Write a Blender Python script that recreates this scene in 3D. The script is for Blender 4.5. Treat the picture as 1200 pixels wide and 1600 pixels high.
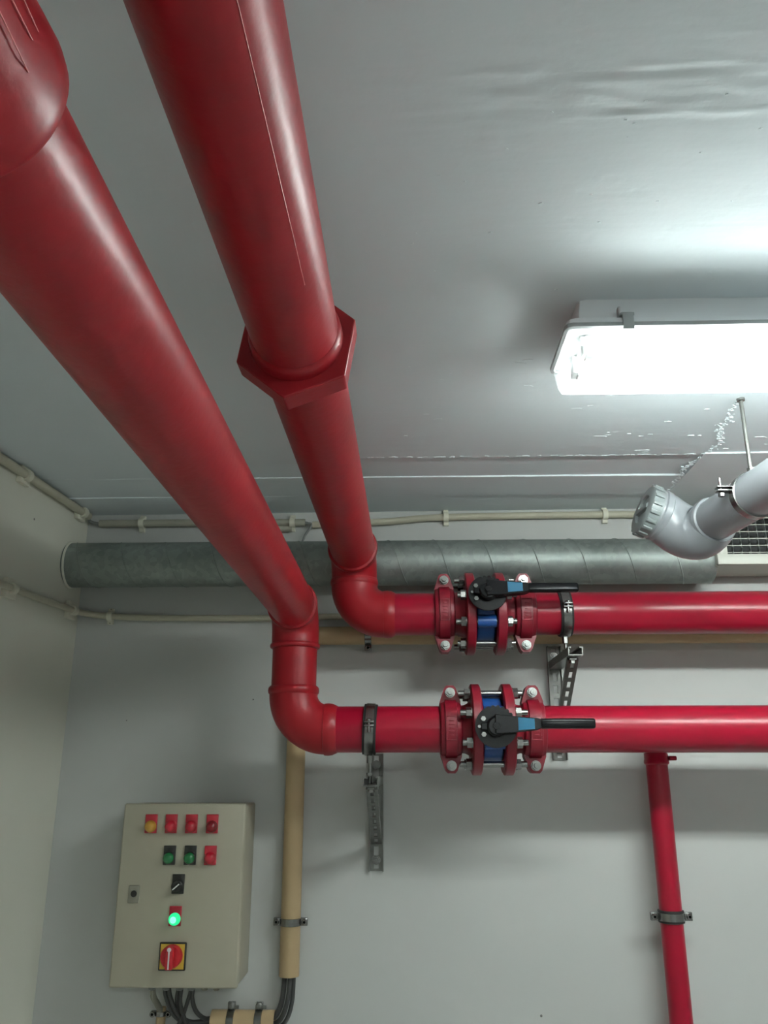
import bpy, bmesh, math, random
from math import pi, sin, cos, radians, sqrt, atan2
from mathutils import Vector, Matrix, noise

random.seed(7)
for o in list(bpy.data.objects):
    bpy.data.objects.remove(o, do_unlink=True)
scn = bpy.context.scene
COL = scn.collection

# ------------------------------------------------------------------ camera
cd = bpy.data.cameras.new('camera')
cam = bpy.data.objects.new('camera', cd)
COL.objects.link(cam)
cam.location = (0, 0, 1.6)
cam.rotation_euler = (radians(90 + 17.4), 0, radians(1.72))
cd.sensor_fit = 'VERTICAL'
cd.sensor_height = 36.0
cd.sensor_width = 27.0
cd.lens = 36.0 * 1279 / 1600
cd.clip_start = 0.02
scn.camera = cam

# ------------------------------------------------------------------ world, exposure
w = bpy.data.worlds.new('world')
scn.world = w
w.use_nodes = True
w.node_tree.nodes['Background'].inputs[0].default_value = (0.02, 0.02, 0.02, 1)
w.node_tree.nodes['Background'].inputs[1].default_value = 0.2
vs = scn.view_settings
vs.view_transform = 'Standard'
vs.look = 'None'
vs.gamma = 1.0
vs.use_curve_mapping = False
vs.exposure = 0.55
LAMP = 52.0           # emission of the fluorescent tubes

# ------------------------------------------------------------------ materials
def mat(name, col, rough=0.5, metal=0.0, bump=0.0, bscale=60.0, var=0.0, vscale=4.0, coat=0.0,
        spec=0.5, emit=None, estr=0.0, var2=None, detail=4.0, bdist=0.002, rvar=0.0):
    m = bpy.data.materials.new(name)
    m.use_nodes = True
    nt = m.node_tree
    b = nt.nodes['Principled BSDF']
    b.inputs['Base Color'].default_value = (*col, 1)
    b.inputs['Roughness'].default_value = rough
    b.inputs['Metallic'].default_value = metal
    b.inputs['Coat Weight'].default_value = coat
    b.inputs['Coat Roughness'].default_value = 0.08
    b.inputs['Specular IOR Level'].default_value = spec
    if emit:
        b.inputs['Emission Color'].default_value = (*emit, 1)
        b.inputs['Emission Strength'].default_value = estr
    tc = nt.nodes.new('ShaderNodeTexCoord')
    if var > 0:
        n = nt.nodes.new('ShaderNodeTexNoise')
        n.inputs['Scale'].default_value = vscale
        n.inputs['Detail'].default_value = 6
        nt.links.new(tc.outputs['Object'], n.inputs['Vector'])
        r = nt.nodes.new('ShaderNodeValToRGB')
        r.color_ramp.elements[0].position = 0.3
        r.color_ramp.elements[1].position = 0.7
        c2 = var2 or tuple(max(0, c * (1 - var)) for c in col)
        r.color_ramp.elements[0].color = (*c2, 1)
        r.color_ramp.elements[1].color = (*col, 1)
        nt.links.new(n.outputs['Fac'], r.inputs['Fac'])
        nt.links.new(r.outputs['Color'], b.inputs['Base Color'])
        if rvar > 0:
            mr = nt.nodes.new('ShaderNodeMapRange')
            mr.inputs['To Min'].default_value = rough - rvar
            mr.inputs['To Max'].default_value = rough + rvar
            nt.links.new(n.outputs['Fac'], mr.inputs['Value'])
            nt.links.new(mr.outputs['Result'], b.inputs['Roughness'])
    if bump > 0:
        n2 = nt.nodes.new('ShaderNodeTexNoise')
        n2.inputs['Scale'].default_value = bscale
        n2.inputs['Detail'].default_value = detail
        nt.links.new(tc.outputs['Object'], n2.inputs['Vector'])
        bp = nt.nodes.new('ShaderNodeBump')
        bp.inputs['Strength'].default_value = bump
        bp.inputs['Distance'].default_value = bdist
        nt.links.new(n2.outputs['Fac'], bp.inputs['Height'])
        nt.links.new(bp.outputs['Normal'], b.inputs['Normal'])
    return m

def plaster(name, col, dots=True, bump=0.35, streak=False):
    """painted concrete: soft lumps, fine grain, a few dark pinholes"""
    m = bpy.data.materials.new(name)
    m.use_nodes = True
    nt = m.node_tree
    N, L = nt.nodes, nt.links
    b = N['Principled BSDF']
    b.inputs['Roughness'].default_value = 0.6
    b.inputs['Specular IOR Level'].default_value = 0.12 if streak else 0.25
    tc = N.new('ShaderNodeTexCoord')
    n = N.new('ShaderNodeTexNoise')
    n.inputs['Scale'].default_value = 2.2
    n.inputs['Detail'].default_value = 2
    L.new(tc.outputs['Object'], n.inputs['Vector'])
    r = N.new('ShaderNodeValToRGB')
    r.color_ramp.elements[0].position = 0.3
    r.color_ramp.elements[1].position = 0.75
    r.color_ramp.elements[0].color = (*[c * 0.93 for c in col], 1)
    r.color_ramp.elements[1].color = (*col, 1)
    L.new(n.outputs['Fac'], r.inputs['Fac'])
    out = r.outputs['Color']
    if dots:
        v = N.new('ShaderNodeTexVoronoi')
        v.inputs['Scale'].default_value = 9.0
        v.inputs['Randomness'].default_value = 1.0
        L.new(tc.outputs['Object'], v.inputs['Vector'])
        lt = N.new('ShaderNodeMath'); lt.operation = 'LESS_THAN'
        lt.inputs[1].default_value = 0.028
        L.new(v.outputs['Distance'], lt.inputs[0])
        sep = N.new('ShaderNodeSeparateColor')
        L.new(v.outputs['Color'], sep.inputs[0])
        gt = N.new('ShaderNodeMath'); gt.operation = 'GREATER_THAN'
        gt.inputs[1].default_value = 0.55
        L.new(sep.outputs[0], gt.inputs[0])
        mu = N.new('ShaderNodeMath'); mu.operation = 'MULTIPLY'
        L.new(lt.outputs[0], mu.inputs[0]); L.new(gt.outputs[0], mu.inputs[1])
        mx = N.new('ShaderNodeMix'); mx.data_type = 'RGBA'
        mx.inputs[7].default_value = (*[c * 0.3 for c in col], 1)
        L.new(mu.outputs[0], mx.inputs[0])
        L.new(out, mx.inputs[6])
        out = mx.outputs[2]
    L.new(out, b.inputs['Base Color'])
    # relief
    n1 = N.new('ShaderNodeTexNoise'); n1.inputs['Scale'].default_value = 14; n1.inputs['Detail'].default_value = 3
    mp = N.new('ShaderNodeMapping')
    L.new(tc.outputs['Object'], mp.inputs['Vector'])
    if streak:
        mp.inputs['Scale'].default_value = (0.5, 2.0, 1)
    L.new(mp.outputs['Vector'], n1.inputs['Vector'])
    n2 = N.new('ShaderNodeTexNoise'); n2.inputs['Scale'].default_value = 130; n2.inputs['Detail'].default_value = 1
    L.new(tc.outputs['Object'], n2.inputs['Vector'])
    ad = N.new('ShaderNodeMath'); ad.operation = 'MULTIPLY_ADD'
    ad.inputs[1].default_value = 0.12
    L.new(n2.outputs['Fac'], ad.inputs[0]); L.new(n1.outputs['Fac'], ad.inputs[2])
    bp = N.new('ShaderNodeBump'); bp.inputs['Strength'].default_value = bump
    bp.inputs['Distance'].default_value = 0.004
    L.new(ad.outputs[0], bp.inputs['Height'])
    L.new(bp.outputs['Normal'], b.inputs['Normal'])
    return m

M = {}
M['wall'] = plaster('white_wall_paint', (0.57, 0.58, 0.56), True, 0.18)
M['wall_left'] = plaster('cream_wall_paint', (0.76, 0.75, 0.65), True, 0.18)
M['ceiling'] = plaster('white_ceiling_paint', (0.80, 0.87, 0.90), False, 0.30, True)
M['floor'] = mat('grey_floor_paint', (0.70, 0.70, 0.68), 0.5, bump=0.2, bscale=40, var=0.3, vscale=3)
M['red_old'] = mat('older_red_gloss_paint', (0.31, 0.010, 0.016), 0.38, bump=0.22, bscale=70, var=0.15, vscale=9, coat=0.0, bdist=0.002, spec=0.33)
M['red_new'] = mat('crimson_gloss_paint', (0.295, 0.0035, 0.020), 0.28, bump=0.04, bscale=40, var=0.08, vscale=6, coat=0.05, bdist=0.002, spec=0.38)
M['red_glint'] = mat('red_painted_glint', (0.55, 0.10, 0.10), 0.4)  # lighter red: a bright glint put into the colour
M['red_cast'] = mat('red_cast_iron_paint', (0.22, 0.004, 0.016), 0.40, bump=0.25, bscale=140, var=0.15, vscale=20, bdist=0.001)
M['blue'] = mat('blue_valve_epoxy', (0.010, 0.065, 0.25), 0.35, bump=0.15, bscale=120, bdist=0.001)
M['black'] = mat('black_lever_coating', (0.004, 0.004, 0.005), 0.24, bump=0.05, bscale=90, bdist=0.001, spec=0.28)
M['black_matt'] = mat('black_plate', (0.005, 0.0055, 0.006), 0.34, spec=0.28)
M['sticker'] = mat('cyan_sticker', (0.006, 0.11, 0.20), 0.4)
M['zinc'] = mat('zinc_plated_steel', (0.30, 0.30, 0.29), 0.25, metal=0.95, var=0.2, vscale=60)
M['galv'] = mat('galvanised_strut_steel', (0.24, 0.24, 0.225), 0.40, metal=0.85, var=0.3, vscale=40, bump=0.1, bscale=120, bdist=0.001)
M['rubber'] = mat('black_rubber_lining', (0.02, 0.02, 0.019), 0.7)
M['pvc'] = mat('grey_pvc', (0.23, 0.245, 0.26), 0.28, bump=0.03, bscale=30)
M['pvc_dark'] = mat('grey_pvc_cap', (0.20, 0.225, 0.225), 0.35)
M['cream'] = mat('cream_conduit_plastic', (0.52, 0.49, 0.38), 0.45, var=0.1, vscale=20)
M['cream_old'] = mat('dusty_conduit_plastic', (0.44, 0.43, 0.35), 0.55, var=0.2, vscale=20)
M['clip'] = mat('ivory_clip_plastic', (0.72, 0.70, 0.58), 0.45)
M['tan'] = mat('tan_conduit_plastic', (0.50, 0.365, 0.205), 0.5, var=0.1, vscale=12)
M['cable'] = mat('dark_grey_cable', (0.045, 0.045, 0.043), 0.5)
M['cable_grey'] = mat('grey_cable', (0.22, 0.23, 0.22), 0.5)
M['cab'] = mat('pebble_grey_enamel', (0.43, 0.402, 0.31), 0.45, bump=0.08, bscale=200, bdist=0.0006, var=0.05, vscale=3)
M['cab_dark'] = mat('cabinet_gasket_grey', (0.25, 0.24, 0.19), 0.6)
M['plate_red'] = mat('red_legend_plate', (0.40, 0.016, 0.03), 0.4)
M['plate_black'] = mat('black_legend_plate', (0.018, 0.018, 0.016), 0.4)
M['lens_red'] = mat('red_lens', (0.42, 0.006, 0.02), 0.15, coat=0.5)
M['lens_dred'] = mat('dark_red_lens', (0.20, 0.004, 0.010), 0.12, coat=0.5)
M['lens_yel'] = mat('amber_lens', (0.50, 0.26, 0.03), 0.15, coat=0.5)
M['lens_grn'] = mat('green_lens', (0.012, 0.17, 0.05), 0.15, coat=0.5)
M['lens_lit'] = mat('lit_green_lens', (0.02, 0.5, 0.2), 0.2, emit=(0.02, 0.9, 0.33), estr=0.55)
M['lens_core'] = mat('lit_green_core', (0.2, 0.9, 0.5), 0.2, emit=(0.22, 1.0, 0.55), estr=0.85)
M['yellow'] = mat('yellow_switch_plate', (0.62, 0.42, 0.05), 0.4)
M['switch_red'] = mat('red_switch_knob', (0.48, 0.012, 0.02), 0.35)
M['white'] = mat('white_mark', (0.7, 0.7, 0.68), 0.5)
M['lamp_body'] = mat('pale_grey_lamp_housing', (0.78, 0.82, 0.84), 0.45)
M['lamp_rim'] = mat('grey_cover_rim', (0.30, 0.32, 0.32), 0.4)
M['lamp_tray'] = mat('white_lamp_tray', (0.85, 0.86, 0.85), 0.35)
M['tube'] = mat('lit_fluorescent_tube', (0.9, 0.9, 0.9), 0.4, emit=(0.92, 0.99, 0.975), estr=LAMP)
M['tube_cap'] = mat('tube_end_cap', (0.5, 0.5, 0.5), 0.3, metal=0.8)
M['grille'] = mat('ivory_grille_enamel', (0.62, 0.62, 0.55), 0.4)
M['dark'] = mat('dark_duct_inside', (0.03, 0.032, 0.033), 0.6)

def duct_material():
    m = mat('galvanised_duct_sheet', (0.40, 0.43, 0.42), 0.30, metal=0.6)
    nt = m.node_tree; N, L = nt.nodes, nt.links
    b = N['Principled BSDF']
    tc = N.new('ShaderNodeTexCoord')
    v = N.new('ShaderNodeTexVoronoi'); v.inputs['Scale'].default_value = 70
    L.new(tc.outputs['Object'], v.inputs['Vector'])
    n = N.new('ShaderNodeTexNoise'); n.inputs['Scale'].default_value = 9; n.inputs['Detail'].default_value = 6
    L.new(tc.outputs['Object'], n.inputs['Vector'])
    sp = N.new('ShaderNodeSeparateColor'); L.new(v.outputs['Color'], sp.inputs[0])
    ad = N.new('ShaderNodeMath'); ad.operation = 'MULTIPLY_ADD'; ad.inputs[1].default_value = 0.35
    L.new(sp.outputs[0], ad.inputs[0]); L.new(n.outputs['Fac'], ad.inputs[2])
    r = N.new('ShaderNodeValToRGB')
    r.color_ramp.elements[0].position = 0.35; r.color_ramp.elements[0].color = (0.22, 0.25, 0.235, 1)
    r.color_ramp.elements[1].position = 0.95; r.color_ramp.elements[1].color = (0.34, 0.375, 0.355, 1)
    L.new(ad.outputs[0], r.inputs['Fac']); L.new(r.outputs['Color'], b.inputs['Base Color'])
    mr = N.new('ShaderNodeMapRange'); mr.inputs['To Min'].default_value = 0.36; mr.inputs['To Max'].default_value = 0.56
    L.new(ad.outputs[0], mr.inputs['Value']); L.new(mr.outputs['Result'], b.inputs['Roughness'])
    bp = N.new('ShaderNodeBump'); bp.inputs['Strength'].default_value = 0.12; bp.inputs['Distance'].default_value = 0.003
    L.new(n.outputs['Fac'], bp.inputs['Height']); L.new(bp.outputs['Normal'], b.inputs['Normal'])
    return m
M['duct'] = duct_material()

def diffuser_material():
    m = bpy.data.materials.new('clear_ribbed_polycarbonate')
    m.use_nodes = True
    nt = m.node_tree; N, L = nt.nodes, nt.links
    N.remove(N['Principled BSDF'])
    out = N['Material Output']
    tr = N.new('ShaderNodeBsdfTransparent'); tr.inputs[0].default_value = (0.94, 0.96, 0.95, 1)
    tl = N.new('ShaderNodeBsdfTranslucent'); tl.inputs[0].default_value = (0.9, 0.92, 0.9, 1)
    gl = N.new('ShaderNodeBsdfGlossy'); gl.inputs['Roughness'].default_value = 0.12
    a = N.new('ShaderNodeMixShader'); a.inputs[0].default_value = 0.05
    L.new(tr.outputs[0], a.inputs[1]); L.new(tl.outputs[0], a.inputs[2])
    fr = N.new('ShaderNodeFresnel'); fr.inputs[0].default_value = 1.45
    c = N.new('ShaderNodeMixShader')
    L.new(fr.outputs[0], c.inputs[0]); L.new(a.outputs[0], c.inputs[1]); L.new(gl.outputs[0], c.inputs[2])
    L.new(c.outputs[0], out.inputs['Surface'])
    return m
M['diffuser'] = diffuser_material()

# ------------------------------------------------------------------ mesh helpers
def frame(d, up=(0, 0, 1)):
    d = Vector(d).normalized()
    u = Vector(up)
    if abs(d.dot(u)) > 0.98:
        u = Vector((0, 1, 0))
    a = u.cross(d).normalized()
    return a, d.cross(a), d

class MB:
    def __init__(self, mtx=None):
        self.v, self.f, self.m = [], [], mtx
    def pts(self, ps):
        k = len(self.v)
        for p in ps:
            p = Vector(p)
            self.v.append(self.m @ p if self.m else p)
        return k
    def ring_faces(self, k0, k1, n):
        for i in range(n):
            j = (i + 1) % n
            self.f.append((k0 + i, k0 + j, k1 + j, k1 + i))
    def lathe(self, A, d, prof, n=40, hollow=False):
        """prof: (distance along the axis, radius) pairs; open ends are capped"""
        A = Vector(A); a, b, d = frame(d)
        rings = []
        for t, r in prof:
            rings.append(self.pts([A + d * t + (a * cos(2 * pi * i / n) + b * sin(2 * pi * i / n)) * r for i in range(n)]))
        for k0, k1 in zip(rings, rings[1:]):
            self.ring_faces(k0, k1, n)
        if hollow:
            self.ring_faces(rings[-1], rings[0], n)
            return self
        self.f.append(tuple(rings[0] + i for i in reversed(range(n))))
        self.f.append(tuple(rings[-1] + i for i in range(n)))
        return self
    def cyl(self, A, B, r, n=24, r2=None):
        A, B = Vector(A), Vector(B)
        return self.lathe(A, B - A, [(0, r), ((B - A).length, r if r2 is None else r2)], n)
    def sweep(self, path, r, n=16, caps=True):
        path = [Vector(p) for p in path]
        rad = r if isinstance(r, (list, tuple)) else [r] * len(path)
        d = (path[1] - path[0]).normalized()
        a, b, d = frame(d)
        rings = []
        for i, p in enumerate(path):
            if i == 0: t = path[1] - path[0]
            elif i == len(path) - 1: t = path[-1] - path[-2]
            else: t = (path[i + 1] - path[i]).normalized() + (path[i] - path[i - 1]).normalized()
            t.normalize()
            a = (a - t * a.dot(t)).normalized()
            b = t.cross(a)
            rings.append(self.pts([p + (a * cos(2 * pi * k / n) + b * sin(2 * pi * k / n)) * rad[i] for k in range(n)]))
        for k0, k1 in zip(rings, rings[1:]):
            self.ring_faces(k0, k1, n)
        if caps:
            self.f.append(tuple(rings[0] + i for i in reversed(range(n))))
            self.f.append(tuple(rings[-1] + i for i in range(n)))
        return self
    def prism(self, poly, A, ex, ey, ez, h):
        """extrude a 2D polygon (in ex, ey) along ez by h"""
        A, ex, ey, ez = Vector(A), Vector(ex), Vector(ey), Vector(ez)
        n = len(poly)
        k0 = self.pts([A + ex * x + ey * y for x, y in poly])
        k1 = self.pts([A + ex * x + ey * y + ez * h for x, y in poly])
        self.ring_faces(k0, k1, n)
        self.f.append(tuple(k0 + i for i in reversed(range(n))))
        self.f.append(tuple(k1 + i for i in range(n)))
        return self
    def box(self, c, s, bev=0.0, ax=None, seg=2):
        bm = bmesh.new()
        bmesh.ops.create_cube(bm, size=1.0)
        bmesh.ops.scale(bm, vec=s, verts=bm.verts)
        if bev > 0:
            bmesh.ops.bevel(bm, geom=bm.edges[:], offset=bev, segments=seg, affect='EDGES', profile=0.5)
        R = Matrix(ax).transposed() if ax else Matrix.Identity(3)
        bm.verts.index_update()
        k = self.pts([Vector(c) + R @ v.co for v in bm.verts])
        for f in bm.faces:
            self.f.append(tuple(k + v.index for v in f.verts))
        bm.free()
        return self
    def bar(self, A, B, wd, th, up=(0, 0, 1), bev=0.0):
        """box from A to B: wd across, th along 'up'"""
        A, B = Vector(A), Vector(B)
        a, b, d = frame(B - A, up)
        return self.box((A + B) / 2, (wd, th, (B - A).length), bev, (a, b, d))
    def hexnut(self, A, d, r, h, rot=0.0):
        A = Vector(A); a, b, d = frame(d)
        poly = [(cos(rot + pi / 3 * i) * r, sin(rot + pi / 3 * i) * r) for i in range(6)]
        return self.prism(poly, A, a, b, d, h)

ORG = {}
def pieces(mb, tol=0.0006):
    """separate the shapes of mb that do not touch (by bounding box) into builders of their own"""
    n = len(mb.v); par = list(range(n))
    def find(i):
        while par[i] != i:
            par[i] = par[par[i]]; i = par[i]
        return i
    for f in mb.f:
        a = find(f[0])
        for k in f[1:]:
            par[find(k)] = a
    comp = {}
    for i in range(n): comp.setdefault(find(i), []).append(i)
    comps = list(comp.values())
    bb = []
    for c in comps:
        bb.append([[min(mb.v[i][k] for i in c) - tol for k in range(3)], [max(mb.v[i][k] for i in c) + tol for k in range(3)]])
    grp = list(range(len(comps)))
    ch = True
    while ch:
        ch = False
        for i in range(len(comps)):
            for j in range(i):
                if grp[i] != grp[j] and all(bb[i][0][k] <= bb[j][1][k] and bb[j][0][k] <= bb[i][1][k] for k in range(3)):
                    a, b = grp[i], grp[j]
                    grp = [b if g == a else g for g in grp]; ch = True
    out = []
    for g in sorted(set(grp)):
        m = MB(); mp = {}
        for ci, c in enumerate(comps):
            if grp[ci] == g:
                for i in c:
                    mp[i] = len(m.v); m.v.append(mb.v[i])
        m.f = [tuple(mp[i] for i in f) for f in mb.f if f[0] in mp]
        out.append(m)
    return out
def link(name, mb, mt, parent=None, org=None, smooth=True, angle=40, stuff=False):
    if parent is not None and not stuff and len(mb.v) < 3000:
        ps = pieces(mb)
        if len(ps) > 1:
            return [link1(name, p, mt, parent, org, smooth, angle) for p in ps][0]
    o = link1(name, mb, mt, parent, org, smooth, angle)
    if stuff: o['kind'] = 'stuff'
    return o
def link1(name, mb, mt, parent=None, org=None, smooth=True, angle=40):
    me = bpy.data.meshes.new(name)
    if parent is not None:
        org = ORG[parent.name]
    org = Vector(org or (0, 0, 0))
    me.from_pydata([tuple(v - org) for v in mb.v], [], mb.f)
    bm = bmesh.new(); bm.from_mesh(me)
    bmesh.ops.recalc_face_normals(bm, faces=bm.faces)
    bm.to_mesh(me); bm.free()
    me.update()
    if smooth:
        me.shade_smooth()
        me.set_sharp_from_angle(angle=radians(angle))
    me.materials.append(M[mt])
    o = bpy.data.objects.new(name, me)
    COL.objects.link(o)
    if parent is not None:
        o.parent = parent
    else:
        o.location = org
    ORG[o.name] = org
    return o
def thing(name, label, cat, loc, group=None):
    o = bpy.data.objects.new(name, None)
    o.empty_display_size = 0.05
    COL.objects.link(o)
    o.location = loc
    ORG[o.name] = Vector(loc)
    tag(o, label, cat, group)
    return o
def tag(o, label, cat, group=None):
    o['label'] = label; o['category'] = cat
    if group: o['group'] = group
    return o
def struct(name, mb, mt, smooth=True):
    o = link(name, mb, mt, smooth=smooth)
    o['kind'] = 'structure'
    return o
def arc(C, u, v, r, a0, a1, n):
    C, u, v = Vector(C), Vector(u), Vector(v)
    return [C + u * (r * cos(a0 + (a1 - a0) * i / n)) + v * (r * sin(a0 + (a1 - a0) * i / n)) for i in range(n + 1)]
def spline(ps, n=10):
    ps = [Vector(p) for p in ps]
    P = [ps[0] * 2 - ps[1]] + ps + [ps[-1] * 2 - ps[-2]]
    out = []
    for i in range(1, len(P) - 2):
        for k in range(n):
            t = k / n
            a, b, c, d = P[i - 1], P[i], P[i + 1], P[i + 2]
            out.append(0.5 * ((2 * b) + (c - a) * t + (2 * a - 5 * b + 4 * c - d) * t * t + (3 * b - a - 3 * c + d) * t ** 3))
    out.append(ps[-1])
    return out

# ------------------------------------------------------------------ the room
WY = 2.40            # back wall
CZ = 2.352           # underside of the ceiling
def lx(y):           # the left wall is a little out of square
    return -0.988 + 0.0705 * (y - WY)
YB, XR = -2.8, 2.3
struct('floor', MB().box((0.5, -0.2, -0.05), (4.1, 5.6, 0.1)), 'floor', False)
struct('wall_back', MB().box((0.5, WY + 0.06, 1.25), (3.9, 0.12, 2.6)), 'wall', False)
struct('wall_right', MB().box((XR + 0.06, -0.2, 1.25), (0.12, 5.5, 2.6)), 'wall', False)
struct('wall_front', MB().box((0.5, YB - 0.06, 1.25), (4.1, 0.12, 2.6)), 'wall', False)
mb = MB()
mb.prism([(lx(YB) - 0.12, YB), (lx(YB), YB), (lx(WY), WY), (lx(WY) - 0.12, WY)], (0, 0, -0.05), (1, 0, 0), (0, 1, 0), (0, 0, 1), 2.6)
struct('wall_left', mb, 'wall_left', False)

# ceiling: one big slab, and along the back wall the imprints of the formwork boards
def ceil_h(x, y):
    """relief of the painted concrete, metres below the mean plane"""
    N = noise.noise
    h = 0.0010 * N(Vector((x * 2.2, y * 4, 1))) + 0.00032 * N(Vector((x * 14, y * 30, 2))) + 0.00007 * N(Vector((x * 30, y * 170, 3)))
    c = 0.78 - 0.045 * (x - 0.1) + 0.010 * N(Vector((x * 5, 0, 7)))       # trowelled band
    m = max(0.0, 1 - abs(y - c) / 0.055) * min(1, max(0, (x + 0.12) * 3))
    m = min(1, m * 2)
    h += m * 3.2 * (0.00035 * N(Vector((x * 22, y * 55, 4))) + 0.0003 * N(Vector((x * 7, y * 60, 5))))
    for e, s_ in ((c - .036, 1), (c + .036, -1)):
        d = (y - e - 0.006 * N(Vector((x * 18, e * 3, 9)))) / 0.004
        if abs(d) < 4: h += 0.0012 * math.exp(-d * d) * min(1, max(0, (x + .08) * 4)) * (0.5 + N(Vector((x * 9, 3, 1))))
    d = (y - 1.378 - 0.001 * N(Vector((x * 20, 1, 2)))) / 0.0022
    if abs(d) < 4 and x > -0.14: h += 0.0007 * math.exp(-d * d)
    d = (y - 1.02 - 0.002 * N(Vector((x * 6, 4, 2)))) / 0.002
    if abs(d) < 4 and x > 0.15: h -= 0.0003 * math.exp(-d * d)
    dx, dy = (x - 0.110) / 0.014, (y - 0.845 - (x - .11) * .5) / 0.030     # smear below the band
    q = dx * dx + dy * dy
    if q < 6: h += 0.0006 * math.exp(-q * q) * (1 + N(Vector((x * 90, y * 90, 2))))
    dx, dy = (x + 0.355 - (y - .775) * .9) / 0.012, (y - 0.775) / 0.035    # scar between the overhead pipes
    q = dx * dx + dy * dy
    if q < 6: h += 0.0008 * math.exp(-q * q) * (0.7 + N(Vector((x * 120, y * 60, 6))))
    r = sqrt((x - .275) ** 2 + ((y - .918) * 1.1) ** 2)                    # round scar
    d = (r - .013 - .004 * N(Vector((x * 60, y * 60, 1)))) / .0022
    if abs(d) < 4: h += 0.0004 * math.exp(-d * d)
    for (px_, py_, pr) in PITS:
        if abs(x - px_) < .012 and abs(y - py_) < .012:
            h -= 0.0011 * math.exp(-((x - px_) ** 2 + (y - py_) ** 2 * 2.5) / (pr * pr))
    return h
rp = random.Random(11)
PITS = [(rp.uniform(.2, .6), rp.uniform(.93, 1.15), rp.uniform(.002, .004)) for _ in range(26)] + [(rp.uniform(-.45, .5), rp.uniform(.6, 1.3), rp.uniform(.0015, .003)) for _ in range(26)]
def axis(lo, a, b, hi, fine, coarse):
    v = []; x = lo
    while x < a - 1e-6: v.append(x); x += coarse
    x = a
    while x < b - 1e-6: v.append(x); x += fine
    x = b
    while x < hi - 1e-6: v.append(x); x += coarse
    v.append(hi)
    return v
xs = axis(-1.45, -0.60, 0.80, 2.45, 0.005, 0.12)
ys = axis(YB - .1, 0.56, 1.46, 1.945, 0.004, 0.0485)
mb = MB()
mb.pts([(x, y, CZ - ceil_h(x, y)) for y in ys for x in xs])
nx = len(xs)
mb.f = [(j * nx + i, j * nx + i + 1, (j + 1) * nx + i + 1, (j + 1) * nx + i) for j in range(len(ys) - 1) for i in range(nx - 1)]
ceil = struct('ceiling', mb, 'ceiling')
def strip(x0, x1, y0, y1, z00, z10, z01, z11, seed, jag=0.004):
    """a board imprint: z at (x0,y0),(x1,y0),(x0,y1),(x1,y1); front edge a little ragged"""
    n = 60
    mb = MB(); lo = []; up = []
    def zz(s, t): return (z00 * (1 - s) + z10 * s) * (1 - t) + (z01 * (1 - s) + z11 * s) * t
    rows = []
    for t in (0.0, 0.5, 1.0):
        ps = []
        for i in range(n + 1):
            s = i / n; x = x0 + (x1 - x0) * s
            y = y0 + (y1 - y0) * t
            if t == 0: y += jag * noise.noise(Vector((x * 9, seed, 0)))
            ps.append((x, y, zz(s, t)))
        rows.append(mb.pts(ps))
    top0 = mb.pts([(x0 + (x1 - x0) * i / n, y0, CZ + 0.1) for i in range(n + 1)])
    for k0, k1 in ((top0, rows[0]), (rows[0], rows[1]), (rows[1], rows[2])):
        for i in range(n): mb.f.append((k0 + i, k0 + i + 1, k1 + i + 1, k1 + i))
    for i in (0, n):
        e = mb.pts([(x0 if i == 0 else x1, y0 + (y1 - y0) * t, CZ + .1) for t in (0, .5, 1)])
        r_ = [rows[0] + i, rows[1] + i, rows[2] + i]
        mb.f += [(r_[0], r_[1], e + 1, e), (r_[1], r_[2], e + 2, e + 1)]
    return link('formwork_board_imprint', mb, 'ceiling', ceil, smooth=False)
XC = 0.742
strip(-1.35, XC, 1.94, 2.092, CZ + .006, CZ + .006, CZ + .005, CZ + .004, 1)
strip(-1.35, XC, 2.09, 2.244, CZ + .0055, CZ - .0015, CZ + .003, CZ - .001, 2, 0.002)
strip(-1.35, XC, 2.24, 2.42, CZ - .003, CZ + .005, CZ - .004, CZ + .004, 3)
strip(XC, 2.4, 1.925, 2.42, CZ - .004, CZ - .004, CZ - .003, CZ - .003, 4)
mb = MB().box((0.5, -0.2, CZ + 0.09), (4.1, 5.5, 0.06))
link('concrete_slab', mb, 'ceiling', ceil, smooth=False)

def flake(mb, x, y, rx, ry, h, rot=0, n=9, z=CZ):
    rnd = [random.uniform(0.55, 1.25) for _ in range(n)]
    ps = [(x + cos(rot) * rx * rnd[i] * cos(2 * pi * i / n) - sin(rot) * ry * rnd[i] * sin(2 * pi * i / n),
           y + sin(rot) * rx * rnd[i] * cos(2 * pi * i / n) + cos(rot) * ry * rnd[i] * sin(2 * pi * i / n)) for i in range(n)]
    k0 = mb.pts([(a, b, z + 0.002) for a, b in ps])
    k1 = mb.pts([(x + (a - x) * 0.8, y + (b - y) * 0.8, z - h) for a, b in ps])
    mb.ring_faces(k0, k1, n)
    mb.f.append(tuple(k1 + i for i in range(n)))
mb = MB()
for i in range(75):                      # paint flakes and concrete lumps
    x = random.uniform(-0.35, 1.0); y = random.uniform(1.40, 1.93)
    if random.random() < 0.35: x = random.uniform(0.3, 1.0)
    s = random.uniform(0.002, 0.009)
    flake(mb, x, y, s * random.uniform(1, 2.6), s * 0.5, random.uniform(0.0002, 0.0009), random.uniform(-.2, .2))
for i in range(70):
    x = random.uniform(-0.6, 0.8); y = random.uniform(0.55, 1.2)
    s = random.uniform(0.0015, 0.004)
    flake(mb, x, y, s, s * .8, random.uniform(0.0003, 0.0008))
for i in range(60):                       # along the board joints
    x = random.uniform(-0.25, 0.75); s = random.uniform(0.004, 0.014)
    flake(mb, x, 1.938 + random.uniform(-.004, .002), s, 0.003, random.uniform(0.0003, 0.0014))
o = link('plaster_flakes', mb, 'ceiling', ceil, smooth=False, stuff=True)
mb = MB()                                 # the lumpy ridge of a filled crack
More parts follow.
